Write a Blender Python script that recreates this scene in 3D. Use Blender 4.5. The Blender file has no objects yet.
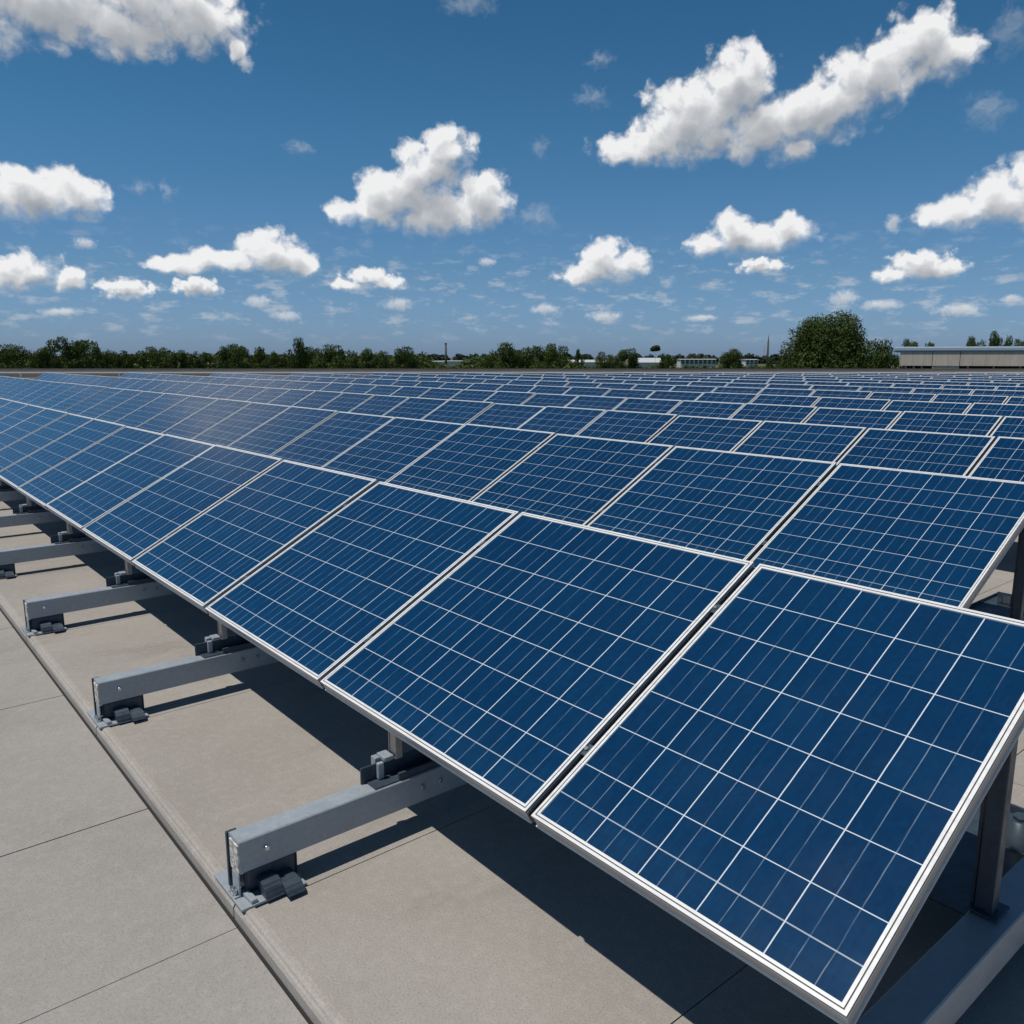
import bpy, bmesh, math, random
import numpy as np
from mathutils import Vector, Matrix

C = bpy.context.scene.collection
R = math.radians
S = 1.3                                   # metres per panel pitch

# ------------------------------------------------------------------ camera
CAM = Vector((1.2647*S, -1.0987*S, (0.9908+0.3449)*S))
PITCH, YAW, FPX = 0.1853, 0.8777, 829.88
cam = bpy.data.cameras.new('camera'); cam_o = bpy.data.objects.new('camera', cam); C.objects.link(cam_o)
cam.sensor_width = 36; cam.lens = FPX/1024*36; cam.clip_start = 0.05; cam.clip_end = 9000
cam_o.location = CAM; cam_o.rotation_euler = (math.pi/2-PITCH, 0, YAW)
bpy.context.scene.camera = cam_o

FW = Vector((-math.sin(YAW), math.cos(YAW), 0)); RT = Vector((math.cos(YAW), math.sin(YAW), 0))
def px_dir(u, v):
    a = (u-512)/FPX; b = -(v-512)/FPX
    f = FW*math.cos(PITCH) + Vector((0, 0, -math.sin(PITCH)))
    up = FW*math.sin(PITCH) + Vector((0, 0, math.cos(PITCH)))
    return f + RT*a + up*b
def at(u, v, depth):                      # a world point seen at a pixel, `depth` metres along the horizontal view axis
    d = px_dir(u, v); return CAM + d*(depth/d.dot(FW))
def to_px(p):
    f = FW*math.cos(PITCH) + Vector((0, 0, -math.sin(PITCH)))
    up = FW*math.sin(PITCH) + Vector((0, 0, math.cos(PITCH)))
    d = p-CAM; z = d.dot(f)
    return (512+FPX*d.dot(RT)/z, 512-FPX*d.dot(up)/z, z)

# ------------------------------------------------------------------ node helpers
class NT:
    def __init__(self, tree): self.t = tree; self.n = tree.nodes; self.l = tree.links
    def new(self, kind, **kw):
        nd = self.n.new(kind)
        for k, v in kw.items(): setattr(nd, k, v)
        return nd
    def put(self, nd, i, v):
        if v is None: return
        if hasattr(v, 'is_output'): self.l.new(v, nd.inputs[i])
        else: nd.inputs[i].default_value = v
    def m(self, op, a, b=None, c=None, clamp=False):
        nd = self.new('ShaderNodeMath', operation=op, use_clamp=clamp)
        for i, v in enumerate((a, b, c)): self.put(nd, i, v)
        return nd.outputs[0]
    def vm(self, op, a, b=None, c=None):
        nd = self.new('ShaderNodeVectorMath', operation=op)
        for i, v in enumerate((a, b, c)): self.put(nd, i, v)
        return nd.outputs[1] if op in ('LENGTH', 'DOT_PRODUCT', 'DISTANCE') else nd.outputs[0]
    def noise(self, vec, scale, detail=4, rough=.5, dist=0, col=False):
        nd = self.new('ShaderNodeTexNoise'); self.put(nd, 'Vector', vec)
        nd.inputs['Scale'].default_value = scale; nd.inputs['Detail'].default_value = detail
        nd.inputs['Roughness'].default_value = rough; nd.inputs['Distortion'].default_value = dist
        return nd.outputs['Color' if col else 'Fac']
    def ramp(self, fac, a, b, lo=0., hi=1., smooth=True):
        nd = self.new('ShaderNodeMapRange', interpolation_type='SMOOTHSTEP' if smooth else 'LINEAR')
        for i, v in enumerate((fac, a, b, lo, hi)): self.put(nd, i, v)
        return nd.outputs[0]
    def mix(self, fac, a, b, mode='MIX'):
        nd = self.new('ShaderNodeMix', data_type='RGBA', blend_type=mode)
        self.put(nd, 0, fac)
        for i, v in ((6, a), (7, b)):
            if not hasattr(v, 'is_output') and len(v) == 3: v = (*v, 1)
            self.put(nd, i, v)
        return nd.outputs[2]
    def xyz(self, v):
        nd = self.new('ShaderNodeSeparateXYZ'); self.put(nd, 0, v); return nd.outputs
    def comb(self, x, y, z=0.):
        nd = self.new('ShaderNodeCombineXYZ')
        for i, v in enumerate((x, y, z)): self.put(nd, i, v)
        return nd.outputs[0]

# ------------------------------------------------------------------ world: sky with cumulus
SUN_TO = Vector((-.135, -.36, 1)).normalized()
world = bpy.data.worlds.new('World'); bpy.context.scene.world = world; world.use_nodes = True
SKY_STRENGTH = 0.05
def azel(u, v):
    d = px_dir(u, v); h = Vector((d.x, d.y, 0)); a = math.atan2(d.dot(RT), d.dot(FW))
    return math.degrees(a), math.degrees(math.atan2(d.z, h.length))
# every cloud is a list of puffs (direction given as a point of the view, then half sizes), turned into azimuth and elevation
CLOUDS = [
 [(40,0,130,50),(150,0,88,54),(192,20,56,38),(120,30,72,30),(-30,12,80,46),(236,52,10,14)], [(246,64,8,9)],
 [(34,194,52,30),(22,180,30,22),(74,196,32,28),(-8,200,46,32)],
 [(428,174,38,36),(446,150,30,24),(400,196,46,28),(366,212,42,18),(484,200,29,30),(436,214,64,25)],
 [(690,124,56,42),(740,84,42,42),(648,148,58,20),(762,128,66,36),(826,106,58,36),(872,76,52,44),(920,44,42,38),(944,58,40,28),(800,148,22,14),(712,118,60,44),(795,120,50,36)],
 [(1000,200,48,28),(958,214,44,18),(1036,190,46,36)],
 [(735,231,30,20),(762,238,42,18),(790,232,28,18),(708,244,26,13),(750,238,44,19)],
 [(604,264,26,24),(626,266,24,19),(580,276,28,12)],
 [(922,266,34,17),(896,276,26,8),(946,271,24,12)],
 [(268,250,30,24),(284,262,42,17),(222,262,46,13),(176,265,30,9),(308,267,20,11)],
 [(34,270,30,19),(8,276,30,18),(70,280,18,13)],
 [(126,290,32,11)], [(196,287,27,10)], [(368,278,26,11),(350,285,20,7),(386,283,18,8)], [(762,266,28,9)],
 [(398,304,15,7)], [(258,302,14,7)], [(844,298,17,8)], [(882,305,24,6)], [(958,310,26,7)], [(545,309,15,6)], [(604,317,18,6)], [(287,316,14,6)],
 [(85,243,13,6)], [(893,223,8,11)], [(60,312,22,5)], [(700,318,18,4)], [(1012,299,12,5)], [(487,262,9,5)]]
WISPS = [[(536,218,26,15)], [(466,4,32,15)], [(1012,28,24,34)], [(592,98,20,13)], [(140,188,16,10),(168,190,9,12)], [(300,148,18,8)], [(600,60,16,10)], [(540,148,10,12)], [(988,110,30,22)]]
W = NT(world.node_tree); W.n.clear()
sky = W.new('ShaderNodeTexSky', sky_type='NISHITA', sun_disc=False)
sky.sun_elevation = math.asin(SUN_TO.z); sky.sun_rotation = math.atan2(SUN_TO.x, SUN_TO.y) % (2*math.pi)
sky.altitude = 50; sky.air_density = 1.0; sky.dust_density = .5; sky.ozone_density = 2.0
tc = W.new('ShaderNodeTexCoord').outputs['Generated']
dx, dy, dz = W.xyz(tc)
fwd = W.vm('DOT_PRODUCT', tc, tuple(FW)); rgt = W.vm('DOT_PRODUCT', tc, tuple(RT))
az = W.m('MULTIPLY', W.m('ARCTAN2', rgt, fwd), 180/math.pi)
el = W.m('MULTIPLY', W.m('ARCSINE', dz), 180/math.pi)
P0 = W.comb(az, el)
TINT_LOW, TINT_MID, TINT_HIGH = (.70, 1.06, 2.0), (.53, 1.09, 1.45), (.34, .94, 1.21)
skyc = W.mix(1.0, sky.outputs[0], W.mix(W.ramp(el, 26, 50), W.mix(W.ramp(el, 13.7, 24, smooth=False), W.mix(W.ramp(el, 5, 13.7, smooth=False), W.mix(W.ramp(el, 0, 5, smooth=False), TINT_LOW, (.69, 1.06, 1.53)), (.53, 1.10, 1.40)), TINT_HIGH), (.50, .66, .72)), 'MULTIPLY')
WHITE, GREY = (17.6, 17.6, 17.7), (5.2, 5.8, 6.6)
def lay(W, col, a, lit, f=1.0):
    return W.mix(a, col, W.mix(lit, tuple(x*f for x in GREY), tuple(x*f for x in WHITE)))
# thin veil of tiny far cumulus low over the horizon
vn = W.noise(W.vm('MULTIPLY', P0, (1, 2.6, 1)), .55, 6, .62)
veil = W.m('MULTIPLY', W.ramp(vn, .50, .70), W.m('MULTIPLY', W.ramp(el, .4, 2.5), W.ramp(el, 9, 4)))
base_sky = lay(W, skyc, W.m('MULTIPLY', veil, .42), .6)
def background(col):
    bg = W.new('ShaderNodeBackground'); W.put(bg, 0, col); bg.inputs[1].default_value = SKY_STRENGTH; return bg.outputs[0]
class Cloud:
    def __init__(self, puffs, wisp):
        self.wisp = wisp; self.p = []
        for (u, v, rx, ry) in puffs:
            a, e = azel(u, v); a2, _ = azel(u+rx, v); _, e2 = azel(u, v-ry); self.p.append((a, e, max(abs(a2-a), .05), max(abs(e2-e), .05)))
        x0 = min(q[0]-q[2] for q in self.p); x1 = max(q[0]+q[2] for q in self.p); y0 = min(q[1]-q[3] for q in self.p); y1 = max(q[1]+q[3] for q in self.p)
        self.s = max(.22, min(math.sqrt((x1-x0)*(y1-y0))*.33, 1.7)); mg = self.s*.85+.2
        self.seed = x0*3.1
        self.box = (x0-mg, x1+mg, y0-mg, y1+mg)
    def paint(self, col):
        if not hasattr(self, 'group'): self.make_group()
        nd = W.new('ShaderNodeGroup'); nd.node_tree = self.group; W.put(nd, 0, P0); W.put(nd, 1, col); return nd.outputs[0]
    def make_group(self):
        g = self.group = bpy.data.node_groups.new('cloud', 'ShaderNodeTree')
        g.interface.new_socket('p', in_out='INPUT', socket_type='NodeSocketVector'); g.interface.new_socket('sky', in_out='INPUT', socket_type='NodeSocketColor')
        g.interface.new_socket('color', in_out='OUTPUT', socket_type='NodeSocketColor')
        W = NT(g); gi = W.new('NodeGroupInput'); go = W.new('NodeGroupOutput'); P0, col = gi.outputs[0], gi.outputs[1]
        s = self.s; big = s > .55 and not self.wisp
        def billow(p, hi=True):
            n = W.noise(p, 1.05/s, 7 if hi else 3, .60)
            out = W.m('MULTIPLY', W.m('SUBTRACT', n, .5), 1.9)
            if big:
                v = W.new('ShaderNodeTexVoronoi', voronoi_dimensions='2D', feature='F1')
                W.put(v, 'Vector', p); v.inputs['Scale'].default_value = .95/s; v.inputs['Detail'].default_value = 3 if hi else 1; v.inputs['Roughness'].default_value = .5
                out = W.m('MULTIPLY_ADD', W.m('SUBTRACT', .42, v.outputs['Distance']), .95, out)
            return out
        def field(p, k=.26):
            acc = None
            for (a, e, ra, re) in self.p:
                ln = W.vm('LENGTH', W.vm('MULTIPLY_ADD', p, (1/ra, 1/re, 0), (-a/ra, -e/re, 0)))
                acc = ln if acc is None else W.m('SMOOTH_MIN', acc, ln, k)
            return W.m('SUBTRACT', 1, acc)
        wv = W.noise(P0, 1.0/s, 3, .55, col=True); wa = s*(.6 if not self.wisp else 2.0)
        P = W.vm('ADD', P0, W.vm('MULTIPLY', W.vm('SUBTRACT', wv, (.5, .5, .5)), (wa, wa*.75, 0)))
        amp, soft, opac, bias = (.50, .44, .98, .30) if big else (.75, 1.0, .66, .18)
        if self.wisp: amp, soft, opac, bias = 1.0, 1.5, .30, .1
        s0 = W.m('ADD', W.m('MULTIPLY_ADD', billow(P), amp, field(P)), bias)
        if not big: a = W.m('MULTIPLY', W.ramp(s0, 0, soft), opac)
        if big:
            dl = s*.36; up1 = W.vm('ADD', P, (-dl*.3, dl, 0)); up2 = W.vm('ADD', P, (-dl*.6, dl*2.6, 0))
            s1 = W.m('MULTIPLY_ADD', billow(up1, False), amp*1.5, field(up1)); s2 = field(up2)
            a = W.m('MULTIPLY', W.ramp(s0, -.03, W.m('MULTIPLY_ADD', W.m('SUBTRACT', W.m('ADD', field(up1), bias), W.m('SUBTRACT', s0, .15), clamp=True), .95, .40)), opac)
            occ = W.m('ADD', W.m('MULTIPLY', W.m('MAXIMUM', s1, 0), .72), W.m('MULTIPLY', W.m('MAXIMUM', s2, 0), .75))
            lit = W.m('POWER', 2.718, W.m('MULTIPLY', W.m('MAXIMUM', W.m('SUBTRACT', occ, .12), 0), -1.75))
        else:
            up1 = W.vm('ADD', P, (-s*.2, s*.6, 0)); lit = W.ramp(field(up1), 1.0, -.4, .45, .95)
        W.l.new(lay(W, col, a, lit), go.inputs[0])
groups = [[c] for c in [Cloud(p, False) for p in CLOUDS] + [Cloud(p, True) for p in WISPS]]
def gbox(g): return (min(c.box[0] for c in g), max(c.box[1] for c in g), min(c.box[2] for c in g), max(c.box[3] for c in g))
merged = True
while merged:                             # clouds whose surroundings overlap are painted together
    merged = False
    for i in range(len(groups)):
        for k in range(i+1, len(groups)):
            if any(a.box[0] < b.box[1] and b.box[0] < a.box[1] and a.box[2] < b.box[3] and b.box[2] < a.box[3] for a in groups[i] for b in groups[k]):
                groups[i] += groups.pop(k); merged = True; break
        if merged: break
def mixsh(fac, a, b):
    nd = W.new('ShaderNodeMixShader'); W.put(nd, 0, fac); W.l.new(a, nd.inputs[1]); W.l.new(b, nd.inputs[2]); return nd.outputs[0]
def inbox(bx):
    cx, cy, hx, hy = (bx[0]+bx[1])/2, (bx[2]+bx[3])/2, (bx[1]-bx[0])/2, (bx[3]-bx[2])/2
    q = W.xyz(W.vm('ABSOLUTE', W.vm('MULTIPLY_ADD', P0, (1/hx, 1/hy, 0), (-cx/hx, -cy/hy, 0))))
    return W.m('LESS_THAN', W.m('MAXIMUM', q[0], q[1]), 1)
plain = background(base_sky)
def build_sky(items, depth=0):            # items: single clouds; each region of the sky only works out the clouds that reach into it
    if not items: return plain
    if depth < 7 and len(items) > 1:
        best = None
        for ax in (0, 1):
            for c in items:
                for t in (c.box[ax*2], c.box[ax*2+1]):
                    lo = [q for q in items if q.box[ax*2] < t-1e-6]; hi = [q for q in items if q.box[ax*2+1] > t+1e-6]
                    if len(lo) < len(items) or len(hi) < len(items):
                        cost = max(len(lo), len(hi)) + .35*(len(lo)+len(hi)-len(items))
                        if best is None or cost < best[0]: best = (cost, ax, t, lo, hi)
        if best and max(len(best[3]), len(best[4])) < len(items):
            _, ax, t, lo, hi = best
            return mixsh(W.m('GREATER_THAN', (az, el)[ax], t), build_sky(lo, depth+1), build_sky(hi, depth+1))
    col = base_sky
    for c in sorted(items, key=lambda q: q.s): col = c.paint(col)
    return mixsh(inbox(gbox(items)), plain, background(col))
allc = [c for g in groups for c in g]
wo = W.new('ShaderNodeOutputWorld'); W.l.new(mixsh(inbox(gbox(allc)), plain, build_sky(allc)), wo.inputs[0])

# ------------------------------------------------------------------ sun and exposure
sl = bpy.data.lights.new('sun', 'SUN'); sl.energy = 3.6; sl.angle = R(.53); sl.color = (1, .95, .87)
so = bpy.data.objects.new('sun', sl); C.objects.link(so); so.location = (0, 0, 30)
so.rotation_euler = SUN_TO.to_track_quat('Z', 'Y').to_euler()
vs = bpy.context.scene.view_settings
vs.view_transform = 'Standard'; vs.look = 'None'; vs.exposure = 0; vs.gamma = 1
cy = bpy.context.scene.cycles; cy.max_bounces = 6; cy.diffuse_bounces = 2; cy.glossy_bounces = 3
world.cycles.sampling_method = 'NONE'   # smooth sky: no importance map needed

# ------------------------------------------------------------------ materials
def mat(name, base=(.5, .5, .5), rough=.6, metal=0., spec=.5):
    m = bpy.data.materials.new(name); m.use_nodes = True
    T = NT(m.node_tree); b = m.node_tree.nodes['Principled BSDF']
    b.inputs['Base Color'].default_value = (*base, 1); b.inputs['Roughness'].default_value = rough
    b.inputs['Metallic'].default_value = metal; b.inputs['Specular IOR Level'].default_value = spec
    return m, T, b
def bump(T, b, h, strength=.3, dist=.01):
    nd = T.new('ShaderNodeBump'); nd.inputs['Strength'].default_value = strength; nd.inputs['Distance'].default_value = dist
    T.put(nd, 'Height', h); T.l.new(nd.outputs[0], b.inputs['Normal'])
def geo(T): return T.new('ShaderNodeNewGeometry').outputs['Position']
def objc(T): return T.new('ShaderNodeTexCoord').outputs['Object']

def concrete(name, a, b_, speck=.5, stain=.5):
    m, T, b = mat(name, a, .88, spec=.3); p = geo(T)
    n1 = T.noise(p, .9, 5, .6); n2 = T.noise(p, 150, 3, .8); n3 = T.noise(T.vm('MULTIPLY', p, (1.2, .35, 1)), 2.3, 5, .65, .6); n4 = T.noise(p, 26, 4, .6)
    c = T.mix(T.ramp(n1, .3, .7), a, b_)
    c = T.mix(T.m('MULTIPLY', T.ramp(n3, .5, .78), stain), c, tuple(x*.62 for x in a))
    c = T.mix(T.m('MULTIPLY', T.ramp(n4, .42, .75), .24), c, tuple(min(1, x*1.35) for x in b_))
    c = T.mix(T.m('MULTIPLY', T.ramp(n2, .32, .5, 1, 0), speck), c, tuple(x*.55 for x in a))
    c = T.mix(T.m('MULTIPLY', T.ramp(n2, .53, .68), speck*.7), c, tuple(min(1, x*1.4) for x in b_))
    T.l.new(c, b.inputs['Base Color']); bump(T, b, T.m('ADD', n2, T.m('MULTIPLY', n4, 2)), .25, .002)
    return m
M = {}
M['deck'] = concrete('deck_concrete', (.29, .266, .240), (.345, .320, .292), .5, .5)
M['slab'] = concrete('slab_concrete', (.285, .268, .252), (.325, .307, .290), .42, .3)
M['kerb'] = concrete('kerb_concrete', (.32, .295, .268), (.39, .362, .33), .5, .4)
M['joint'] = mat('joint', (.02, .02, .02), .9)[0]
m, T, b = mat('parapet_render', (.4, .35, .3), .9); n = T.noise(geo(T), 1.2, 5)
T.l.new(T.mix(n, (.40, .33, .25), (.58, .48, .37)), b.inputs['Base Color']); M['parapet'] = m
M['parapet_cap'] = mat('parapet_cap', (.06, .055, .05), .7)[0]
M['roof_side'] = mat('roof_side', (.3, .28, .26), .9)[0]

# anodised frame
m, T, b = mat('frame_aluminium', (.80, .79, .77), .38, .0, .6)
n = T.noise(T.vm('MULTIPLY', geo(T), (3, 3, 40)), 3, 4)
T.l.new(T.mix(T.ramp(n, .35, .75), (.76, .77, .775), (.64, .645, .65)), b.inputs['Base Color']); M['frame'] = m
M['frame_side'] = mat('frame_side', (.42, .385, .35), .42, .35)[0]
M['groove'] = mat('frame_groove', (.10, .09, .08), .6)[0]
M['gap_shade'] = mat('gap_shade_black', (.012, .013, .015), .7)[0]
M['backsheet'] = mat('backsheet', (.12, .12, .125), .7)[0]
def galv(name, c0, c1, rough=.42, metal=.75):
    m, T, b = mat(name, c0, rough, metal); p = geo(T)
    v = T.new('ShaderNodeTexVoronoi'); T.put(v, 'Vector', p); v.inputs['Scale'].default_value = 70
    n = T.noise(p, 9, 5, .6); f = T.m('ADD', T.m('MULTIPLY', T.xyz(v.outputs['Color'])[0], .35), T.m('MULTIPLY', n, .65))
    T.l.new(T.mix(f, c0, c1), b.inputs['Base Color'])
    T.l.new(T.ramp(n, .3, .7, rough-.08, rough+.16), b.inputs['Roughness']); return m
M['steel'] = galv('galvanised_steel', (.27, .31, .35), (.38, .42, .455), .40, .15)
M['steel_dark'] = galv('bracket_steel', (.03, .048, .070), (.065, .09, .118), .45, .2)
M['post'] = galv('post_steel', (.36, .32, .29), (.5, .45, .41), .45, .5)
m, T, b = mat('end_cap', (.6, .58, .54), .8); n = T.noise(geo(T), 60, 5, .7)
T.l.new(T.mix(T.ramp(n, .42, .6), (.30, .27, .24), (.72, .70, .66)), b.inputs['Base Color']); M['endcap'] = m
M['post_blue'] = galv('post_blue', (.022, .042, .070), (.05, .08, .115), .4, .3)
M['bolt'] = mat('bolt', (.6, .61, .62), .3, .9)[0]

def pv(name, cols):
    m, T, b = mat(name, (.01, .05, .13), .2)
    uv = T.new('ShaderNodeUVMap').outputs[0]; u, v, _ = T.xyz(uv)
    oi = T.new('ShaderNodeObjectInfo').outputs['Random']
    p = T.comb(u, v, T.m('MULTIPLY', oi, 37.0))
    # the printed lines wander a little
    wob = T.m('MULTIPLY', T.m('SUBTRACT', T.noise(p, 9, 3, .6), .5), .010)
    uu = T.m('MULTIPLY', T.m('ADD', u, T.m('MULTIPLY', wob, .25)), cols); fu = T.m('FRACT', uu)
    vv = T.m('MULTIPLY', v, 7.25)
    r0 = T.m('SUBTRACT', vv, 1.25); fv = T.m('FRACT', T.m('ADD', r0, 2.0))
    cw = 1.3*S/1.3/cols
    def line(f, w):                       # distance to the nearest whole number below w
        d = T.m('SUBTRACT', .5, T.m('ABSOLUTE', T.m('SUBTRACT', f, .5))); return T.m('LESS_THAN', d, w)
    lu = line(fu, .0085 if cols > 5 else .0088); lu = T.m('MULTIPLY', lu, T.m('MULTIPLY', T.m('GREATER_THAN', uu, .3), T.m('LESS_THAN', uu, cols-.3)))
    lv = T.m('MULTIPLY', line(fv, .0085), T.m('GREATER_THAN', r0, -.2)); lv = T.m('MULTIPLY', lv, T.m('LESS_THAN', vv, 7.0))
    thin = T.m('MULTIPLY', T.m('LESS_THAN', T.m('ABSOLUTE', T.m('SUBTRACT', vv, .55)), .011), .6)
    grid = T.m('MAXIMUM', T.m('MAXIMUM', lu, lv), thin)
    # two silver busbars in every cell, broken up by wear
    uw = T.m('FRACT', T.m('ADD', uu, T.m('MULTIPLY', wob, 1.6)))
    bb = T.m('MAXIMUM', T.m('LESS_THAN', T.m('ABSOLUTE', T.m('SUBTRACT', uw, .34)), .0075), T.m('LESS_THAN', T.m('ABSOLUTE', T.m('SUBTRACT', uw, .67)), .0075))
    brk = T.ramp(T.noise(T.vm('MULTIPLY', p, (30, 6, 1)), 1, 3, .7), .32, .62, .10, .62)
    bb = T.m('MULTIPLY', bb, brk)
    # crystalline cell colour, each cell a little different
    cid = T.comb(T.m('FLOOR', uu), T.m('FLOOR', T.m('ADD', r0, 2.0)), T.m('MULTIPLY', oi, 91.0))
    wn = T.new('ShaderNodeTexWhiteNoise'); T.put(wn, 'Vector', cid)
    vo = T.new('ShaderNodeTexVoronoi'); T.put(vo, 'Vector', T.vm('MULTIPLY', p, (70, 64, 1))); vo.inputs['Scale'].default_value = 1
    gr = T.xyz(vo.outputs['Color'])[0]
    streak = T.noise(T.vm('MULTIPLY', p, (55, 2.2, 1)), 1, 4, .65)
    k = T.m('ADD', T.m('ADD', T.m('MULTIPLY', wn.outputs['Value'], .20), T.m('MULTIPLY', gr, .22)), T.m('MULTIPLY', streak, .5))
    k = T.m('ADD', k, T.m('MULTIPLY', T.m('SUBTRACT', oi, .5), .18))
    c = T.mix(k, (.0011, .022, .070), (.0028, .044, .124))
    dust = T.ramp(T.noise(T.vm('MULTIPLY', p, (3, 1.6, 1)), 1.4, 6, .62), .46, .85)
    low = T.ramp(v, .16, 0)
    c = T.mix(T.m('MULTIPLY', T.m('ADD', T.m('MULTIPLY', dust, .025), T.m('MULTIPLY', low, .05)), T.ramp(streak, .3, .7, .5, 1.)), c, (.05, .18, .33))
    c = T.mix(T.m('MULTIPLY', bb, .7), c, (.36, .46, .56))
    c = T.mix(grid, c, (.60, .66, .72))
    T.l.new(c, b.inputs['Base Color'])
    rgh = T.ramp(T.noise(p, 6, 5), .3, .7, .15, .20)
    T.l.new(rgh, b.inputs['Roughness']); b.inputs['IOR'].default_value = 1.48
    return m
M['pv6'] = pv('solar_cells_six', 6); M['pv5'] = pv('solar_cells_five', 5)

def leafm(name, a, b_, c_):
    m, T, b = mat(name, a, .62, spec=.25); oi = T.new('ShaderNodeObjectInfo').outputs['Random']
    at_ = T.new('ShaderNodeAttribute'); at_.attribute_name = 'tint'
    c = T.mix(at_.outputs['Fac'], a, b_); c = T.mix(T.m('MULTIPLY', oi, .6), c, c_)
    T.l.new(c, b.inputs['Base Color'])
    tr = T.new('ShaderNodeBsdfTranslucent'); T.l.new(c, tr.inputs[0]); ms = T.new('ShaderNodeMixShader'); ms.inputs[0].default_value = .22
    out = m.node_tree.nodes['Material Output']
    T.l.new(b.outputs[0], ms.inputs[1]); T.l.new(tr.outputs[0], ms.inputs[2]); T.l.new(ms.outputs[0], out.inputs[0]); return m
M['leaf'] = leafm('leaf_green', (.026, .052, .010), (.085, .125, .022), (.060, .085, .016))
M['leaf_far'] = leafm('leaf_far', (.022, .040, .026), (.050, .075, .042), (.035, .055, .035))
M['bark'] = mat('bark', (.09, .07, .05), .9)[0]
m, T, b = mat('grass_field', (.06, .09, .03), .95); n = T.noise(geo(T), .01, 6)
T.l.new(T.mix(n, (.05, .075, .025), (.12, .12, .06)), b.inputs['Base Color']); M['field'] = m

# ------------------------------------------------------------------ mesh helpers
def link(name, me, parent=None, loc=(0, 0, 0), rot=(0, 0, 0)):
    o = bpy.data.objects.new(name, me); C.objects.link(o); o.location = loc; o.rotation_euler = rot
    if parent: o.parent = parent
    return o
def tag(o, label=None, cat=None, group=None, kind=None):
    for k, v in (('label', label), ('category', cat), ('group', group), ('kind', kind)):
        if v: o[k] = v
    return o
class MB:
    def __init__(self): self.bm = bmesh.new()
    def box(self, x0, x1, y0, y1, z0, z1, bev=0., mi=0, rot=None):
        r = bmesh.ops.create_cube(self.bm, size=1); vs_ = r['verts']
        for v in vs_: v.co = Vector(((x0+x1)/2+v.co.x*(x1-x0), (y0+y1)/2+v.co.y*(y1-y0), (z0+z1)/2+v.co.z*(z1-z0)))
        if rot is not None:
            c = Vector(((x0+x1)/2, (y0+y1)/2, (z0+z1)/2))
            for v in vs_: v.co = c + rot @ (v.co-c)
        fs = set(f for v in vs_ for f in v.link_faces)
        for f in fs: f.material_index = mi
        if bev > 0:
            es = list(set(e for v in vs_ for e in v.link_edges))
            rr = bmesh.ops.bevel(self.bm, geom=es, offset=bev, segments=2, affect='EDGES', profile=.6)
            for f in rr['faces']: f.material_index = mi
        return self
    def tube(self, a, b, r0, r1=None, n=12, mi=0, caps=True):
        a, b = Vector(a), Vector(b); r1 = r0 if r1 is None else r1
        q = (b-a).to_track_quat('Z', 'Y'); L = (b-a).length
        mtx = Matrix.Translation((a+b)/2) @ q.to_matrix().to_4x4()
        r = bmesh.ops.create_cone(self.bm, cap_ends=caps, segments=n, radius1=r0, radius2=r1, depth=L, matrix=mtx)
        for f in set(f for v in r['verts'] for f in v.link_faces):
            f.material_index = mi
            if len(f.verts) == 4: f.smooth = True
        return self
    def prism(self, pts, y0, y1, mi=0):   # a profile in x,z run along y
        n = len(pts); A = [self.bm.verts.new((x, y0, z)) for x, z in pts]; B = [self.bm.verts.new((x, y1, z)) for x, z in pts]
        for i in range(n):
            f = self.bm.faces.new((A[i], A[(i+1) % n], B[(i+1) % n], B[i])); f.material_index = mi
        self.bm.faces.new(A[::-1]).material_index = mi; self.bm.faces.new(B).material_index = mi
        return self
    def poly(self, pts, mi=0):
        self.bm.faces.new([self.bm.verts.new(p) for p in pts]).material_index = mi; return self
    def mesh(self, name, *mats):
        bmesh.ops.recalc_face_normals(self.bm, faces=self.bm.faces)
        me = bpy.data.meshes.new(name); self.bm.to_mesh(me); self.bm.free()
        for m_ in mats: me.materials.append(m_)
        return me
    def build(self, name, mats, parent=None, **kw):
        mats = mats if isinstance(mats, (list, tuple)) else [mats]
        return link(name, self.mesh(name, *mats), parent, **kw)
def copy_tree(o, parent=None):
    c = o.copy(); C.objects.link(c)
    if parent: c.parent = parent
    for ch in o.children: copy_tree(ch, c)
    return c

# ------------------------------------------------------------------ the roof
KY = -.451*S                              # outer edge of the raised roof deck
GROUND = -8.2
FAR = 31.0*S                              # the parapet stands this far along the view axis
PMOUNT = 1.3166*S; KX = -.655*S           # mounting beams repeat at this pitch
def far_pt(side, dist=FAR, z=0.):         # a point on the line of the far parapet
    p = CAM + FW*dist + RT*side; return Vector((p.x, p.y, z))
deck_joints = sorted([(-.545-1.3166*i)*S for i in range(0, 26)] + [.342*S, 1.25*S, 2.5*S, 3.8*S])
xs = [-60.] + deck_joints + [26.]
# raised deck: sheets of concrete laid with narrow joints between them
deck = MB()
gap = .004
for x0, x1 in zip(xs[:-1], xs[1:]):
    for y0, y1 in ((KY, 2.2), (2.2, 5.6), (5.6, 60)):
        deck.box(x0+gap/2, x1-gap/2, y0+.045 if y0 == KY else y0+gap/2, y1-gap/2, -.25, 0)
tag(deck.build('roof_deck', M['deck']), kind='structure')
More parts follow.
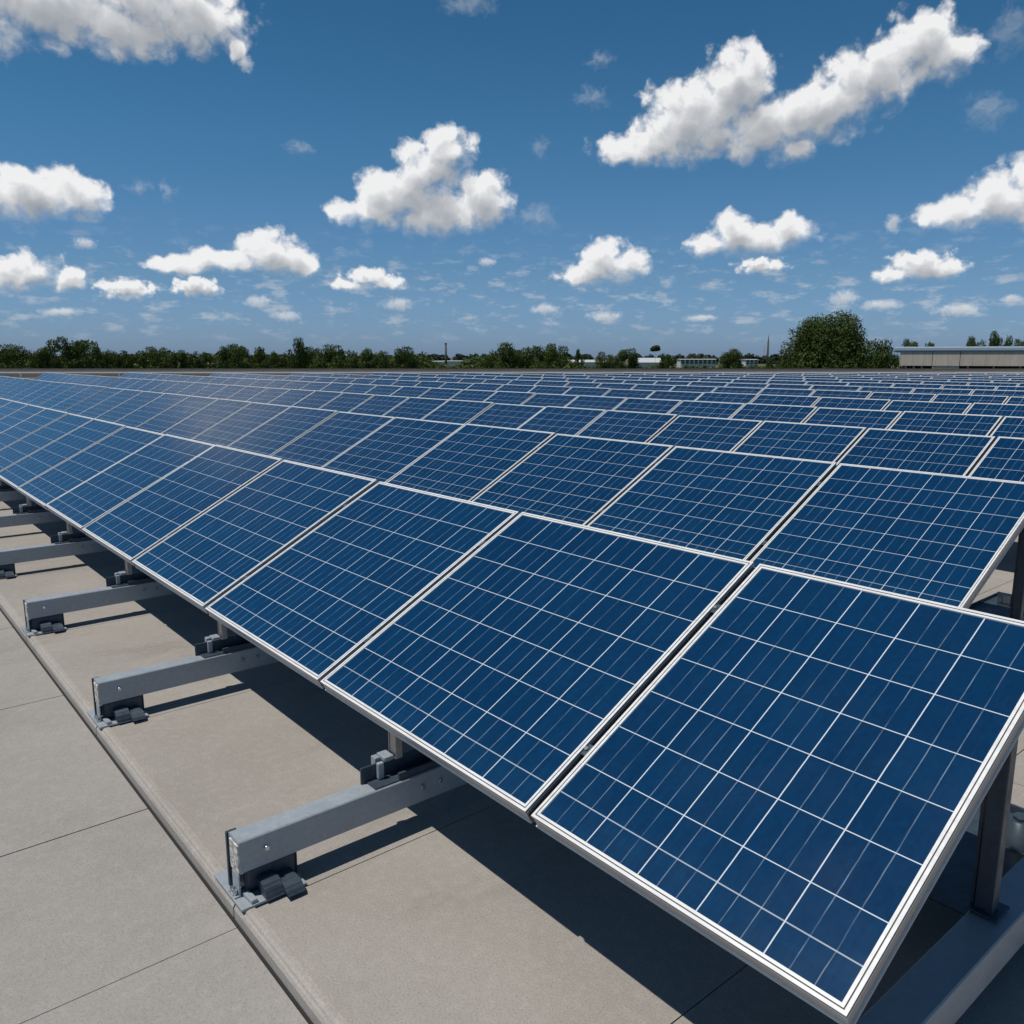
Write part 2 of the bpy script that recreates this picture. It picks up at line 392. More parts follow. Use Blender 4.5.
# kerb edging along the deck, one length per bay
kerb = MB(); kx = [(-.60-1.3166*i)*S for i in range(-3, 26)]
kx = sorted(kx)
prof = [(0, -.25), (0, -.018), (.006, -.008), (.012, -.006), (.016, .001), (.026, .004), (.044, .003), (.0445, -.25)]
for x0, x1 in zip(kx[:-1], kx[1:]):
    n = len(prof); A = [kerb.bm.verts.new((x0+.004, KY+a, h)) for a, h in prof]; B = [kerb.bm.verts.new((x1-.004, KY+a, h)) for a, h in prof]
    for i in range(n): kerb.bm.faces.new((A[i], A[(i+1) % n], B[(i+1) % n], B[i]))
    kerb.bm.faces.new(A); kerb.bm.faces.new(B)
tag(kerb.build('kerb', M['kerb']), kind='structure')
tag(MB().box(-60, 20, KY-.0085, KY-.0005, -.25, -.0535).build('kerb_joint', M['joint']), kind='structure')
# lower paving slabs beside the kerb
pave = MB(); ps = sorted([-60., -.565*S, .75*S, 2.0*S, 20.] + [(-1.277-1.14*i)*S for i in range(0, 30)])
for x0, x1 in zip(ps[:-1], ps[1:]):
    g = .0028 if abs(x0+.565*S) < .01 or abs(x1+.565*S) < .01 else .005
    yk = KY-.009
    for y0, y1 in ((yk-2.6, yk), (yk-5.2, yk-2.6-.005), (yk-9, yk-5.2-.005)):
        pave.box(x0+(.0012 if abs(x0+.565*S) < .01 else .003), x1-(.0012 if abs(x1+.565*S) < .01 else .003), y0, y1, -.25, -.058, .0018)
tag(pave.build('paving', M['slab']), kind='structure')
# building below: one block down to the ground, cut off along the far parapet
base = MB()
corners = [far_pt(-70, z=0), far_pt(70, z=0), Vector((CAM.x+60, CAM.y-20, 0)), Vector((CAM.x-20, CAM.y-60, 0))]
top = [base.bm.verts.new((c.x, c.y, -.24)) for c in corners]; bot = [base.bm.verts.new((c.x, c.y, GROUND)) for c in corners]
base.bm.faces.new(top); base.bm.faces.new(bot)
for i in range(4): base.bm.faces.new((top[i], top[(i+1) % 4], bot[(i+1) % 4], bot[i]))
tag(base.build('roof_base', M['roof_side']), kind='structure')
ground = MB(); gx = 6000
ground.poly([(-gx, -gx, GROUND), (gx, -gx, GROUND), (gx, gx, GROUND), (-gx, gx, GROUND)])
tag(ground.build('ground', M['field']), kind='structure')
# far parapet wall
def oriented(mb, pos, depth_dir=FW):      # local x = along the picture's right, local y = away
    for v in mb.bm.verts: v.co = pos + RT*v.co.x + FW*v.co.y + Vector((0, 0, v.co.z))
par = bpy.data.objects.new('parapet_wall', None); C.objects.link(par); par.location = far_pt(0); par.rotation_euler = (0, 0, YAW)
tag(par, 'long low brown parapet wall running along the far edge of the roof', 'wall')
MB().box(-60, 60, 0, .3, -.2, 1.14).build('wall', M['parapet'], par)
MB().box(-60, 60, -.05, .35, 1.143, 1.168, .004).build('coping', M['parapet_cap'], par)

tray = bpy.data.objects.new('cable_tray', None); C.objects.link(tray); tray.location = far_pt(0, FAR-1.05); tray.rotation_euler = (0, 0, YAW)
tag(tray, 'long thin white cable tray at the foot of the far parapet, behind the last panels', 'cable tray')
MB().box(-45, 45, 0, .22, .96, 1.02, .008).build('tray', M['frame'], tray)
lg = MB().box(-.03, .03, .08, .14, 0, .959).mesh('leg', M['frame'])
for i in range(-9, 10): link('leg', lg, tray, (i*4.6, 0, 0))

# ------------------------------------------------------------------ solar panels
TILT = math.atan2(.4368, .8229); PL = .9316*S; ROW = 2.2151*S; ZB = .3449*S
def ring(bm, w, l, prof, mats_i):         # a mitred rectangular frame from a profile of (inset, height)
    loops = []
    for a, h in prof:
        loops.append([bm.verts.new(p) for p in ((-w/2+a, a, h), (w/2-a, a, h), (w/2-a, l-a, h), (-w/2+a, l-a, h))])
    for k in range(len(loops)-1):
        for i in range(4):
            f = bm.faces.new((loops[k][i], loops[k][(i+1) % 4], loops[k+1][(i+1) % 4], loops[k+1][i])); f.material_index = mats_i[k]
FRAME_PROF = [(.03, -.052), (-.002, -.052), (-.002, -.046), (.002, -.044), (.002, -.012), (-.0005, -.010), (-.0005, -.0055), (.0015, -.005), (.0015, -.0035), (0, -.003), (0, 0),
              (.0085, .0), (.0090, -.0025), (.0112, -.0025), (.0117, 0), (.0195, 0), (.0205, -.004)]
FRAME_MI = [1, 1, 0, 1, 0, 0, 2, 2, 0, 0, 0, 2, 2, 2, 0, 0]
def make_panel(w, cols):
    root = bpy.data.objects.new('solar_panel', None); C.objects.link(root); root.rotation_euler = (TILT, 0, 0)
    fb = MB(); ring(fb.bm, w, PL, FRAME_PROF, FRAME_MI)
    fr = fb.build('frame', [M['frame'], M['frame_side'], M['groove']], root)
    g = MB(); a = .0202; z = -.0035
    q = [g.bm.verts.new(p) for p in ((-w/2+a, a, z), (w/2-a, a, z), (w/2-a, PL-a, z), (-w/2+a, PL-a, z))]
    f = g.bm.faces.new(q); uvl = g.bm.loops.layers.uv.new('UVMap')
    for lp, uv in zip(f.loops, ((0, 0), (1, 0), (1, 1), (0, 1))): lp[uvl].uv = uv
    me = bpy.data.meshes.new('cell_sheet'); g.bm.to_mesh(me); g.bm.free(); me.materials.append(M['pv5' if cols == 5 else 'pv6'])
    link('cell_sheet', me, root)
    bk = MB(); bk.box(-w/2+.02, w/2-.02, .02, PL-.02, -.03, -.012); bk.build('back_sheet', M['backsheet'], root)
    sl_ = MB(); sl_.box(-w/2-.034, -w/2-.0025, .004, PL-.004, -.040, -.022); sl_.build('gap_shade_strip', M['gap_shade'], root)  # added black strip: shade of the panel gap, also blocks stray sun
    return root
def add_clamps(root, w):
    for yy in (PL*.22, PL*.79):
        c = MB(); c.box(-w/2-.030, -w/2-.006, yy-.022, yy+.022, -.016, -.006, .002, 0); c.tube((-w/2-.018, yy, -.006), (-w/2-.018, yy, .001), .007, n=6, mi=1)
        c.build('mid_clamp', [M['steel_dark'], M['bolt']], root)
GAPW = .030
protos = {}
def proto(w, cols):
    k = (round(w, 3), cols)
    if k not in protos: protos[k] = [make_panel(w, cols), False]
    return protos[k]
NUMS = ['', 'first', 'second', 'third', 'fourth', 'fifth', 'sixth', 'seventh', 'eighth', 'ninth', 'tenth', 'eleventh', 'twelfth', 'thirteenth', 'fourteenth', 'fifteenth', 'sixteenth', 'seventeenth', 'eighteenth', 'nineteenth', 'twentieth']
TENS = {20: 'twenty', 30: 'thirty', 40: 'forty'}
def nth(n):
    if n <= 20: return NUMS[n]
    t = n//10*10
    return {30: 'thirtieth', 40: 'fortieth'}[n] if n % 10 == 0 else TENS[t] + '-' + NUMS[n % 10]
rng = random.Random(7)
spans = []                                # (row, x centre, width, columns)
j = [.7416*S] + [-i*S for i in range(0, 40)]
for i, (b_, a_) in enumerate(zip(j[:-1], j[1:])):
    if i == 0: spans.append((0, a_+.010, b_, 5))
    else: spans.append((0, a_+GAPW/2, b_-GAPW/2, 6))
e = [-.015*S] + [(-1.0-1.105*i)*S for i in range(0, 40)]
for i, (b_, a_) in enumerate(zip(e[:-1], e[1:])): spans.append((1, a_+GAPW/2, (b_ if i == 0 else b_-GAPW/2), 6))
off = {2: -1.044, 3: -1.808, 4: -2.962, 5: -.35, 6: -.70, 7: -.15, 8: -.55, 9: -.9, 10: -.3, 11: -.62, 12: -.05, 13: -.45}
pit = {2: .945, 3: .95}
for k in range(2, 14):
    p_ = pit.get(k, 1.0)
    for i in range(-8, 45):
        b_ = (off[k]-p_*i)*S; spans.append((k, b_-p_*S+GAPW/2, b_-GAPW/2, 6))
count = {}
panels = []
for (k, x0, x1, cols) in spans:
    y = k*ROW; cx = (x0+x1)/2; mid = Vector((cx, y+.41*S, ZB+.2*S)); u, v, zc = to_px(mid)
    if zc < .3*S and k > 0: continue
    dep = (mid-CAM).dot(FW)
    if dep > 29.4*S: continue
    pr = [to_px(Vector((x, y+dy*S, ZB+dz*S))) for x in (x0, x1) for dy, dz in ((0, 0), (.823, .437))]
    if k > 0 and min(q[0] for q in pr) > 1030: continue
    if max(q[0] for q in pr) < -60: continue
    if k > 1 and min(q[0] for q in pr) > 1016: continue
    count[k] = count.get(k, 0)+1; n = count[k]
    pt = proto(x1-x0, cols)
    if not pt[1]: r = pt[0]; pt[1] = True
    else: r = copy_tree(pt[0])
    r.location = (cx, y + rng.uniform(-.002, .002), ZB + (rng.uniform(-.004, .004) if n > 1 else 0))
    r.rotation_euler = (TILT + R(rng.uniform(-.25, .25)) * (n > 2 or k > 0), R(rng.uniform(-.06, .06)), 0)
    row = ['front row', 'second row', 'third row'][k] if k < 3 else nth(k+1)+' row'
    if k == 0 and n == 1: lab = 'five-column solar panel at the near end of the front row, largest of all'
    elif n == 1: lab = f'blue solar panel, first at the near end of the {row}'
    else: lab = f'blue solar panel in the {row}, {nth(n)} from its near end'
    tag(r, lab, 'solar panel', 'solar panels set out in parallel rows on the flat roof'); panels.append((k, n, x1-x0, r))
for k, n, w, r in panels:
    if (k == 0 and n <= 5) or (k == 1 and n <= 3): add_clamps(r, w)

# ------------------------------------------------------------------ mounting frames
def make_mount(detail=True, wide=.085):
    root = bpy.data.objects.new('mounting_frame', None); C.objects.link(root)
    zt, zb_ = .210, .100                 # top and underside of the beam
    w = wide; L = 2.25
    beam = MB().prism([(0, zb_), (0, zt-.004), (.004, zt), (w-.004, zt), (w, zt-.004), (w, zb_), (w-.004, zb_), (w-.004, zt-.012), (.004, zt-.012), (.004, zb_)], 0, L).build('beam', M['steel'], root)
    # bottom flange keeps the beam reading as a closed section
    MB().box(.0045, w-.0045, .003, L-.003, zb_+.001, zb_+.006).build('beam_flange', M['steel_dark'], root)
    e = MB(); e.box(.012, w-.004, -.004, .012, zb_-.006, zt-.014, .002); e.build('end_cap', M['endcap'], root)
    MB().box(-.016, -.004, -.006, .03, .012, zt-.004, .0015).build('end_flange', M['steel_dark'], root)
    b_ = MB(); b_.box(-.105, w+.055, -.023, .20, .003, .012, .002); b_.box(-.105, -.098, .03, .20, .0125, .030, .001)
    b_.box(-.097, -.02, .192, .20, .0125, .030, .001)
    plate = b_.build('base_plate', M['steel'], root)
    f = MB()
    f.prism([(w*.5, .0125), (w*.5, .066), (w+.020, .064), (w+.046, .052), (w+.060, .034), (w+.066, .0125)], .055, .115)
    f.prism([(w*.5, .0125), (w*.5, .050), (w+.055, .047), (w+.080, .036), (w+.094, .022), (w+.10, .0125)], .1155, .175)
    f.box(.01, w-.012, .02, .2, .0125, .0995, .006)
    bmesh.ops.bevel(f.bm, geom=[e_ for e_ in f.bm.edges if e_.calc_length() > .03], offset=.007, segments=3, affect='EDGES')
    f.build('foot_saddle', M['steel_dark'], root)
    c = MB(); c.box(.045, w+.05, .008, .030, .0125, .026, .003, rot=Matrix.Rotation(R(4), 3, 'Z')); c.box(.02, w-.01, -.004, .002, .0125, .088, .002); c.box(.02, w-.01, -.02, -.0045, .0125, .018, .002)
    c.build('foot_clip', M['steel'], root)
    bolt = MB().tube((0, 0, 0), (0, 0, .016), .008, n=6).mesh('bolt', M['bolt'])
    for loc in ((.035, -.012, .018), (.06, -.012, .018), (-.06, .05, .012), (-.07, .15, .012)): link('bolt', bolt, plate, loc)
    for yy in (.09, .70, .78): link('bolt', bolt, beam, (w-.004, yy, zb_+.06), (0, math.pi/2, 0))
    # upstand that carries the front edge of the panels
    y0 = .585
    if detail: front_parts(root, w, zt, y0)
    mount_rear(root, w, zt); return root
def front_parts(root, w, zt, y0):
    s = MB(); s.box(.006, .014, y0-.10, y0+.85, zt+.0005, zt+.062, .0015); s.box(.0145, w-.006, y0-.08, y0+.85, zt+.0005, zt+.006, .001)
    s.box(w-.016, w-.006, y0+.02, y0+.85, zt+.0065, zt+.03, .0015)
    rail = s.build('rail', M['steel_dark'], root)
    k = MB(); k.box(-.028, .004, y0-.035, y0-.012, zt+.012, zt+.078, .004); k.box(-.028, .03, y0-.011, y0+.03, zt+.064, zt+.082, .004); k.box(.018, .036, y0-.04, y0-.016, zt+.008, zt+.07, .004)
    k.build('clamp', M['steel'], rail)
    h1 = ZB - .055 + (y0-.02+KY)*.53
    p = MB(); p.box(-.006, .034, y0+.035, y0+.065, zt+.0625, h1+.02, .003); p.box(-.011, -.0065, y0+.032, y0+.068, zt+.064, h1+.02); p.build('front_post', M['post'], root)
    y2 = 1.02
    h2 = ZB - .06 + (y2+KY)*.53
    p = MB(); p.box(.01, .05, y2, y2+.04, zt+.0065, h2+.01, .003); p.build('middle_post', M['steel_dark'], root)
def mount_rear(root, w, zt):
    y3 = 1.46; h3 = ZB-.06+(y3+KY)*.53
    p = MB(); p.box(.008, .056, y3, y3+.045, zt+.007, h3+.012, .004); p.box(-.006, .0035, y3+.01, y3+.04, zt+.007, h3, .001); p.box(-.01, .075, y3-.02, y3+.075, zt+.0063, zt+.012, .001)
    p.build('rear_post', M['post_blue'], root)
    # slotted tray and round anchor at the rear end
    t = MB(); t.box(-.34, -.002, 1.50, 2.2, zt-.06, zt-.05, .002); t.box(-.34, -.333, 1.50, 2.2, zt-.0495, zt-.03, .001); t.box(-.332, -.004, 2.19, 2.2, zt-.0495, zt-.02, .001)  # tray widened as a dark sheet standing in for shade on the deck
    t.build('rear_tray_shade', M['steel_dark'], root)
    a = MB(); a.tube((-.055, 1.98, 0.002), (-.055, 1.98, zt+.05), .036, n=20); a.tube((-.055, 1.98, zt+.0505), (-.055, 1.98, zt+.062), .024, n=6); a.build('anchor', M['steel_dark'], root)
    MB().box(-.10, w+.05, 2.0, 2.22, .003, .0995, .004).build('rear_foot', M['steel_dark'], root)
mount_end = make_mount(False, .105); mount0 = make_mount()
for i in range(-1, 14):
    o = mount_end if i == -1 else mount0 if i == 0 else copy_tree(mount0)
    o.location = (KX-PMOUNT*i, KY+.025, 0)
    if i == -1: lab = 'steel mounting frame with rear post showing beside the near end of the front row'
    elif i == 0: lab = 'steel mounting beam closest to the camera, reaching out to the kerb under the front row'
    else: lab = f'steel mounting beam under the front row, {nth(i+1)} along the kerb from the near end'
    tag(o, lab, 'mounting frame', 'steel mounting frames along the front row')
o = make_mount(False); cl_ = MB(); cl_.box(-.075, -.008, 1.455, 1.50, .30, .315, .003); cl_.box(-.05, -.008, 1.462, 1.49, .3155, .37, .006); cl_.box(-.075, -.055, 1.46, 1.495, .316, .35, .005)
cl_.build('post_bracket', M['steel'], o); o.location = (-.055*S, ROW+KY+.01, 0); tag(o, 'steel mounting frame standing under the near end of the second row', 'mounting frame', 'steel mounting frames of the rows behind')

# ------------------------------------------------------------------ trees
def leaf_mesh(name, blobs, n, size, seed, m, flat=.5):
    g = np.random.default_rng(seed)
    vols = np.array([b[3]*b[4]*b[5] for b in blobs])**.7; pick = g.choice(len(blobs), n, p=vols/vols.sum())
    B = np.array(blobs)[pick]
    d = g.normal(size=(n, 3)); d /= np.linalg.norm(d, axis=1)[:, None]
    rad = np.clip(1-np.abs(g.normal(0, .22, n)), .15, 1.08)[:, None]
    lump = 1 + .16*np.sin(d[:, :1]*7+B[:, :1]*3)*np.cos(d[:, 1:2]*6+B[:, 1:2]*5) + .1*np.sin(d[:, 2:]*11+B[:, 2:3])
    c = B[:, :3] + d*rad*lump*B[:, 3:6]
    nrm = d*.7 + g.normal(size=(n, 3))*.55 + np.array([0, 0, .25]); nrm /= np.linalg.norm(nrm, axis=1)[:, None]
    t = np.cross(nrm, g.normal(size=(n, 3))); t /= np.linalg.norm(t, axis=1)[:, None]; bt = np.cross(nrm, t)
    s = size*g.uniform(.55, 1.35, n)[:, None]
    asp = g.uniform(.5, .95, n)[:, None]
    V = np.stack([c-t*s, c-bt*s*asp, c+t*s, c+bt*s*asp], 1).reshape(-1, 3)
    me = bpy.data.meshes.new(name); me.vertices.add(4*n); me.vertices.foreach_set('co', V.ravel())
    me.loops.add(4*n); me.loops.foreach_set('vertex_index', np.arange(4*n)); me.polygons.add(n)
    me.polygons.foreach_set('loop_start', np.arange(0, 4*n, 4)); me.update()
    at_ = me.attributes.new('tint', 'FLOAT', 'FACE')
    clump = (np.sin(B[:, 0]*12.9+B[:, 1]*7.1+B[:, 2]*3.3)*.5+.5)
    at_.data.foreach_set('value', np.clip(.55*clump+g.uniform(0, .55, n), 0, 1))
    me.materials.append(m); me.validate(); return me
def unit(me):                             # scale a crown to height 1 and width 1
    n = len(me.vertices); v = np.empty(n*3); me.vertices.foreach_get('co', v); v = v.reshape(-1, 3)
    w = np.percentile(np.abs(v[:, :2]), 98)*2; v[:, :2] /= w; v[:, 2] = v[:, 2]/np.percentile(v[:, 2], 99.5)
    me.vertices.foreach_set('co', v.ravel()); me.update(); return me
def crown_blobs(kind, seed, nb=26):       # unit tree: height 1, crown half width about .5
    g = random.Random(seed); out = []
    for i in range(nb):
        if kind == 'round':
            a = g.uniform(0, 6.283); h = g.uniform(.12, .86); rr = .40*math.sqrt(max(.03, 1-((h-.42)/.50)**2))*math.sqrt(g.uniform(.15, 1)); s = g.uniform(.09, .17)
        elif kind == 'tall':
            a = g.uniform(0, 6.283); h = g.uniform(.1, .90); rr = .30*(1-h*.65)*math.sqrt(g.uniform(.1, 1)); s = g.uniform(.07, .13)
        elif kind == 'flat':
            a = g.uniform(0, 6.283); h = g.uniform(.15, .88); rr = .42*(.75+.3*h)*math.sqrt(g.uniform(.1, 1)); s = g.uniform(.08, .14)
        else:
            a = g.uniform(0, 6.283); h = g.uniform(.05, .80); rr = .46*math.sqrt(g.uniform(.05, 1))*(1-.4*h); s = g.uniform(.08, .16)
        out.append((rr*math.cos(a), rr*math.sin(a), h, s, s, s*g.uniform(.75, 1.0)))
    return out
def trunk_mesh(name, seed, h=.6, r=.022):
    g = random.Random(seed); b_ = MB(); b_.tube((0, 0, -.03), (.01, .005, h*.55), r, r*.7, 9); b_.tube((.01, .005, h*.54), (0, .01, h), r*.7, r*.3, 8)
    for i in range(6):
        a = i*1.05+g.uniform(0, .6); z = h*g.uniform(.3, .75); b_.tube((.008, .004, z), (.24*math.cos(a), .24*math.sin(a), z+g.uniform(.1, .24)), r*.42, r*.15, 6)
    return b_.mesh(name, M['bark'])
VAR = {}
for i, kd in enumerate(('round', 'round', 'flat', 'flat', 'low', 'low', 'round', 'low')):
    VAR[i] = (unit(leaf_mesh('crown', crown_blobs(kd, 11+i, 40), 17000, .0135, 40+i, M['leaf'])), trunk_mesh('trunk', 5+i))
VAR['big'] = (unit(leaf_mesh('crown', crown_blobs('round', 77, 90), 80000, .0082, 90, M['leaf'])), trunk_mesh('trunk', 77))
pop = [(.05*math.cos(i*2.1), .05*math.sin(i*2.1), .90+.028*math.sin(i*1.9), .05, .05, .035) for i in range(9)] + [(0, 0, .905, .07, .07, .055)]*3
VAR['lolly'] = (unit(leaf_mesh('crown', pop, 1800, .016, 3, M['leaf'])), MB().tube((0, 0, -.02), (0, 0, .9), .014, .008, 8).mesh('trunk', M['bark']))
def tree(u, ytop, wpx, depth, var, label, group='trees beyond the roof edge', cat='tree'):
    t = at(u, ytop, depth); H = t.z-GROUND; Wd = wpx*depth/FPX*(1.22 if wpx < 40 and var != 'lolly' else 1)
    r = bpy.data.objects.new('tree', None); C.objects.link(r); r.location = (t.x, t.y, GROUND); r.rotation_euler = (0, 0, (u*1.7) % 6.28)
    cr = VAR[var]
    for nm, me in (('trunk', cr[1]), ('crown', cr[0])):
        o = link(nm, me, r); o.scale = (Wd*.98, Wd*.98, H)
    tag(r, label, cat, group); return r
TR = [(8,345.5,30,190,0,'rounded dark tree at the end of the treeline beside the picture edge'),
 (33,348,20,200,3,'small flat-topped tree between the end tree and the broad tall one'),
 (50,350,18,205,4,'low bushy tree tucked against the broad tall tree of the treeline'),
 (75,339.5,40,180,2,'broad tall dark tree standing above its neighbours near the treeline end'),
 (101,348.5,20,185,1,'slim tree just past the broad tall tree of the treeline'),
 (118,352.5,20,210,5,'low spreading tree second past the broad tall treeline tree'),
 (136,352,24,215,4,'low bushy tree third past the broad tall treeline tree'),
 (157,348,24,195,0,'pointed green tree midway between the broad tree and the twin-topped one'),
 (180,351.5,22,205,3,'low flat tree after the pointed green tree of the treeline'),
 (201,353,20,215,5,'lowest bushy tree just before the twin-topped tree'),
 (228,346,18,195,0,'narrow half of the twin-topped pair in the treeline'),
 (244,346,26,190,2,'wider flat half of the twin-topped pair in the treeline'),
 (264,352.5,20,210,4,'low tree following the twin-topped pair in the treeline'),
 (278,353,16,200,1,'small round tree at the foot of the slim tall tree'),
 (296.5,339,15,190,7,'slim tall tree rising highest in the middle of the treeline'),
 (311,348,22,195,0,'rounded tree directly beside the slim tall tree'),
 (331,346,28,180,7,'full rounded tree second past the slim tall tree'),
 (346,351,16,205,5,'low gap-filling tree between two rounded treeline trees'),
 (361,350,24,190,1,'rounded mid-green tree two before the treeline breaks off'),
 (383,353,24,205,4,'low wide tree just before the last tree of the treeline'),
 (405,348,22,180,0,'last tree of the long treeline, next to the gap with the chimney'),
 (500,344.5,34,175,7,'dark domed tree past the gap with the chimney, larger of two'),
 (524,351,24,185,5,'low tree between the two domed trees past the chimney'),
 (546,345.5,32,180,2,'bushy domed tree closest to the long white shed roofs'),
 (579,350,9,260,6,'tiny lone tree sticking up behind the white shed roofs'),
 (607,353,20,250,4,'low tree over the end of the white shed roofs'),
 (627,349.5,22,240,0,'pale green tree between the white sheds and the tall bare-stemmed tree'),
 (656,345.5,9,230,'lolly','tall bare-stemmed tree with a tiny round crown like a lollipop'),
 (666,355,16,220,5,'low bush-like tree at the foot of the lollipop-shaped tree'),
 (733,350,24,230,1,'yellow-green tree between the two white far buildings'),
 (829,317.5,80,100,'big','huge rounded leafy tree rising far above every other tree'),
 (802,343,34,108,4,'low dense tree filling the foot of the huge rounded tree'),
 (876,342,42,106,7,'medium rounded tree between the huge tree and the warehouse'),
 (776,359,30,120,5,'low dark shrubby tree under the mast beside the huge tree'),
 (916,341.5,22,170,2,'tree crown showing over the end of the warehouse roof'),
 (940,345.5,18,180,3,'low flat crown peeping over the warehouse roof'),
 (976,338.5,18,165,1,'rounded crown behind the warehouse, next to the tall square one'),
 (989,343,14,175,4,'small low crown behind the warehouse between two taller ones'),
 (1006,333,17,160,3,'tall squarish crown standing highest behind the warehouse'),
 (1020,340.5,14,170,0,'crown behind the warehouse at the picture edge')]
for t_ in TR: tree(*t_)

# woods that read as one mass
def belt(name, depth, u0, u1, ytop, yvar, n, size, seed, m, label, thick=30, zlow=None):
    g = random.Random(seed); bl = []
    for i in range(n):
        u = g.uniform(u0, u1); d = depth+g.uniform(0, thick); t = at(u, ytop+g.uniform(-yvar, yvar), d)
        s = (t.z-GROUND)*.42
        bl.append((t.x, t.y, GROUND+s*1.05, s*g.uniform(1.0, 1.7), s*g.uniform(1.0, 1.7), s*1.25))
    o = link(name, leaf_mesh(name, bl, n*size[0], size[1], seed, m)); tag(o, label, 'woodland', kind='stuff'); return o
belt('undergrowth', 215, -60, 425, 355, 2.0, 110, (1300, .42), 1, M['leaf'], 'dense dark undergrowth filling in below the treeline')
belt('undergrowth', 205, 470, 565, 357, 2, 30, (1300, .42), 2, M['leaf'], 'dark undergrowth below the domed trees past the chimney')
belt('hedgerow', 250, 425, 800, 365, 1.5, 80, (900, .42), 3, M['leaf'], 'low dark hedgerow in front of the white far buildings')
belt('distant_forest', 1000, -120, 1150, 355.2, 1., 300, (260, 2.6), 4, M['leaf_far'], 'thin dark line of distant forest on the horizon', 160)

# ------------------------------------------------------------------ buildings far off
M['white_wall'] = mat('white_wall', (.55, .55, .53), .8)[0]
M['window'] = mat('window_glass', (.03, .04, .05), .2)[0]
M['grey_roof'] = mat('grey_roof', (.5, .52, .54), .6)[0]
m, T, b = mat('cladding', (.46, .41, .35), .8); x_, y_, z_ = T.xyz(objc(T))
st = T.m('FRACT', T.m('MULTIPLY', x_, 1.1)); n = T.noise(T.vm('MULTIPLY', objc(T), (1, 1, .25)), 1.6, 6, .65)
c = T.mix(T.ramp(n, .3, .75), (.54, .465, .38), (.70, .61, .50)); c = T.mix(T.m('MULTIPLY', T.m('LESS_THAN', st, .06), .45), c, (.36, .32, .28))
T.l.new(c, b.inputs['Base Color']); M['cladding'] = m
M['metal_roof'] = galv('metal_roof', (.26, .34, .42), (.36, .44, .52), .45, .2)
def holder(name, u, depth, label, cat, rz=0., group=None):
    p = at(u, 360, depth); o = bpy.data.objects.new(name, None); C.objects.link(o)
    o.location = (p.x, p.y, GROUND); o.rotation_euler = (0, 0, YAW+rz); return tag(o, label, cat, group)
def slant(mb, c=.06):                     # the end walls of the warehouse stand at an angle to its front
    for v in mb.bm.verts: v.co.x += c*max(v.co.y, 0)
    return mb
# warehouse: local x to the picture's right, y away
D = 72.; kpx = D/FPX; eye = CAM.z-GROUND
hz = lambda v: eye + (358.0-v)*kpx
wh = holder('warehouse', 900, D, 'long beige warehouse with pale blue metal roof behind the far parapet', 'warehouse', R(-22))
Lw = 30; zt = hz(353.6); zl = hz(366.9)
wl = MB(); segs = [(0, 2.46), (2.5, 4.52), (4.56, 10.1), (10.14, 16), (16.04, 22), (22.04, Lw)]
for a_, b_ in segs: wl.box(a_, b_, 0, 14, zl, zt)
slant(wl).build('wall', M['cladding'], wh)
slant(MB().box(2.5, 4.52, .05, 3, 0, zl-.003)).build('wall_pier', M['cladding'], wh)
slant(MB().box(.3, Lw, 1.2, 13.7, 0, zl-.004)).build('loading_bay', mat('bay_dark', (.02, .02, .022), .9)[0], wh)
for i in range(16):
    xx = .5+i*.62 if i < 4 else 5.2+(i-4)*1.9
    if 2.2 < xx < 4.6: continue
    MB().tube((xx, .25, 0), (xx, .25, zl-.005), .07, n=8).build('column', M['white_wall'], wh)
MB().box(4.6, Lw, .1, .16, zl-.36, zl-.31).build('railing', M['white_wall'], wh)
rf = MB(); rz0 = zt+.003
prof = [(-.06, rz0), (-.09, rz0+.12), (-.06, rz0+.32), (.3, rz0+.42), (7, rz0+.50), (14, rz0+.42), (14.5, rz0)]
A = [rf.bm.verts.new((-.5, y, z)) for y, z in prof]; Bv = [rf.bm.verts.new((Lw+.5, y, z)) for y, z in prof]
for i in range(len(prof)): rf.bm.faces.new((A[i], A[(i+1) % len(prof)], Bv[(i+1) % len(prof)], Bv[i]))
rf.bm.faces.new(A); rf.bm.faces.new(Bv); slant(rf).build('roof', M['metal_roof'], wh)

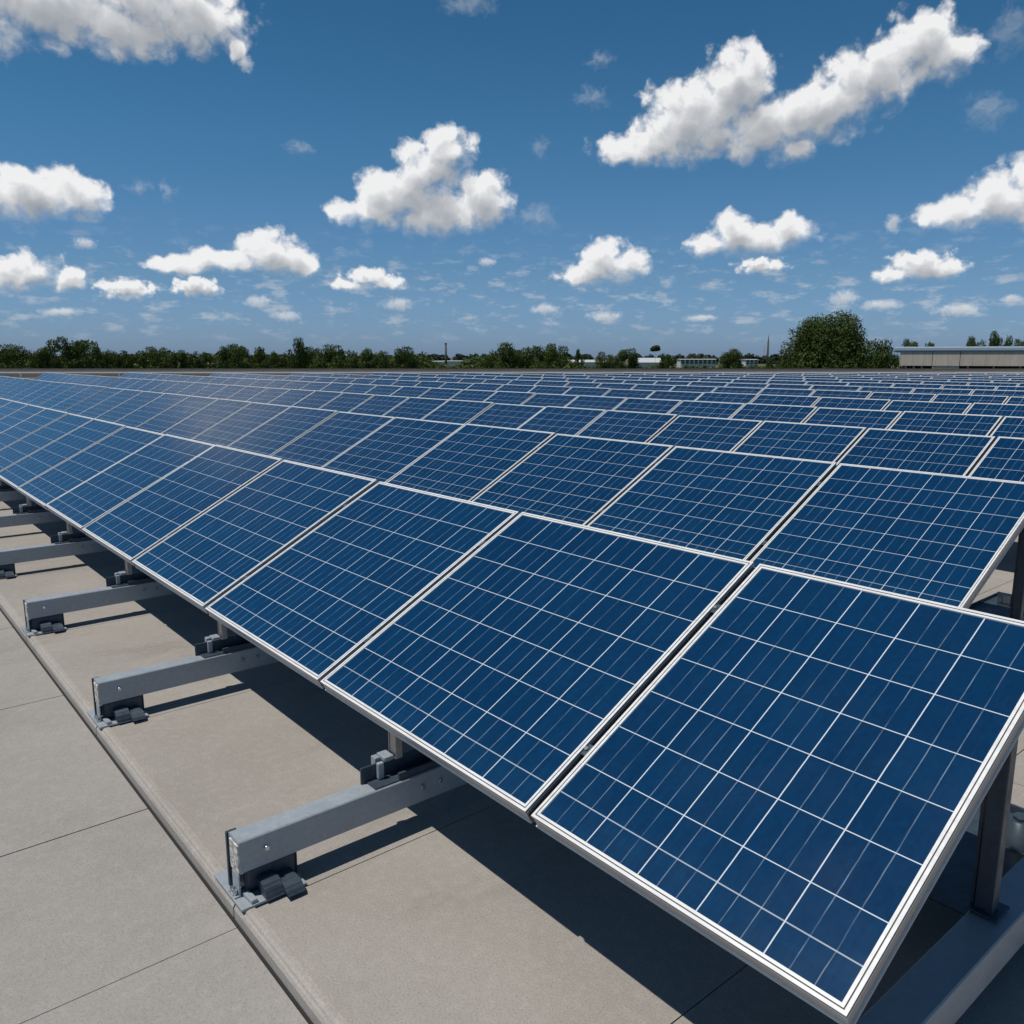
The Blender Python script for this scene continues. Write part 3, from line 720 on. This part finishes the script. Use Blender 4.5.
def shed(u0, u1, v0, v1, depth, label, name='shed', windows=0, gable=.0, group=None):
    k = depth/FPX; b_ = holder(name, (u0+u1)/2, depth, label, 'building', 0, group); w = (u1-u0)*k
    z1 = eye+(358-v0-1.3)*k; zl = eye+(358-v1)*k
    MB().box(-w/2, w/2, 0, 12, 0, z1).build('wall', M['white_wall'], b_)
    r = MB(); A = [r.bm.verts.new((x, y, z)) for x in (-w/2-.5, w/2+.5) for y, z in ((-.6, z1+.003), (6, z1+.3+gable), (12.6, z1+.003))]
    r.bm.faces.new(A[:3]); r.bm.faces.new(A[3:]); r.bm.faces.new((A[0], A[1], A[4], A[3])); r.bm.faces.new((A[1], A[2], A[5], A[4])); r.bm.faces.new((A[0], A[2], A[5], A[3]))
    r.build('roof', M['grey_roof'], b_)
    for fl in range(2 if windows else 0):
        zc = zl + (z1-zl)*(.28+.45*fl)
        for i in range(windows):
            xc = -w/2+w*(i+.5)/windows; ww = w/windows*.34
            MB().box(xc-ww, xc+ww, -.06, .05, zc-.55, zc+.55).build('window', M['window'], b_)
    return b_
shed(427, 442, 361.6, 366, 420, 'small white building under the chimney beside the treeline end')
shed(444, 492, 361.2, 363.2, 520, 'long pale flat shed between the chimney and the domed tree')
shed(570, 614, 362.2, 367, 480, 'long low white shed behind the bushy domed tree', gable=1.0)
shed(637, 661, 362.5, 367, 470, 'white shed with a pitched roof below the lollipop-shaped tree', gable=2.2)
shed(681, 716, 359.6, 365.5, 520, 'two-storey white building with rows of dark windows', 'office_building', 8)
shed(746, 758, 359.8, 366, 540, 'small white block beside the tall mast', 'office_building', 3)
# chimney and mast
ch = holder('chimney', 446, 500, 'thin dark chimney standing alone above the gap in the treeline', 'chimney')
z1 = eye+(358-346)*500/FPX
MB().tube((0, 0, 0), (0, 0, z1), .75, .55, 14).build('stack', M['parapet_cap'], ch); MB().tube((0, 0, z1+.002), (0, 0, z1+.6), .68, .68, 14).build('rim', M['parapet_cap'], ch)
ma = holder('mast', 767.3, 400, 'tall tapering grey mast beside the huge rounded tree', 'mast'); z1 = eye+(358-343)*400/FPX; z2 = eye+(358-337)*400/FPX
MB().tube((0, 0, 0), (0, 0, z1), .62, .42, 10).build('pole', M['parapet_cap'], ma); MB().tube((0, 0, z1+.002), (0, 0, z2), .25, .06, 8).build('antenna', M['parapet_cap'], ma)
MB().tube((-2.1, 0, 0), (-1.6, 0, z1-2.2), .09, .07, 6).build('guy_pole', M['parapet_cap'], ma)
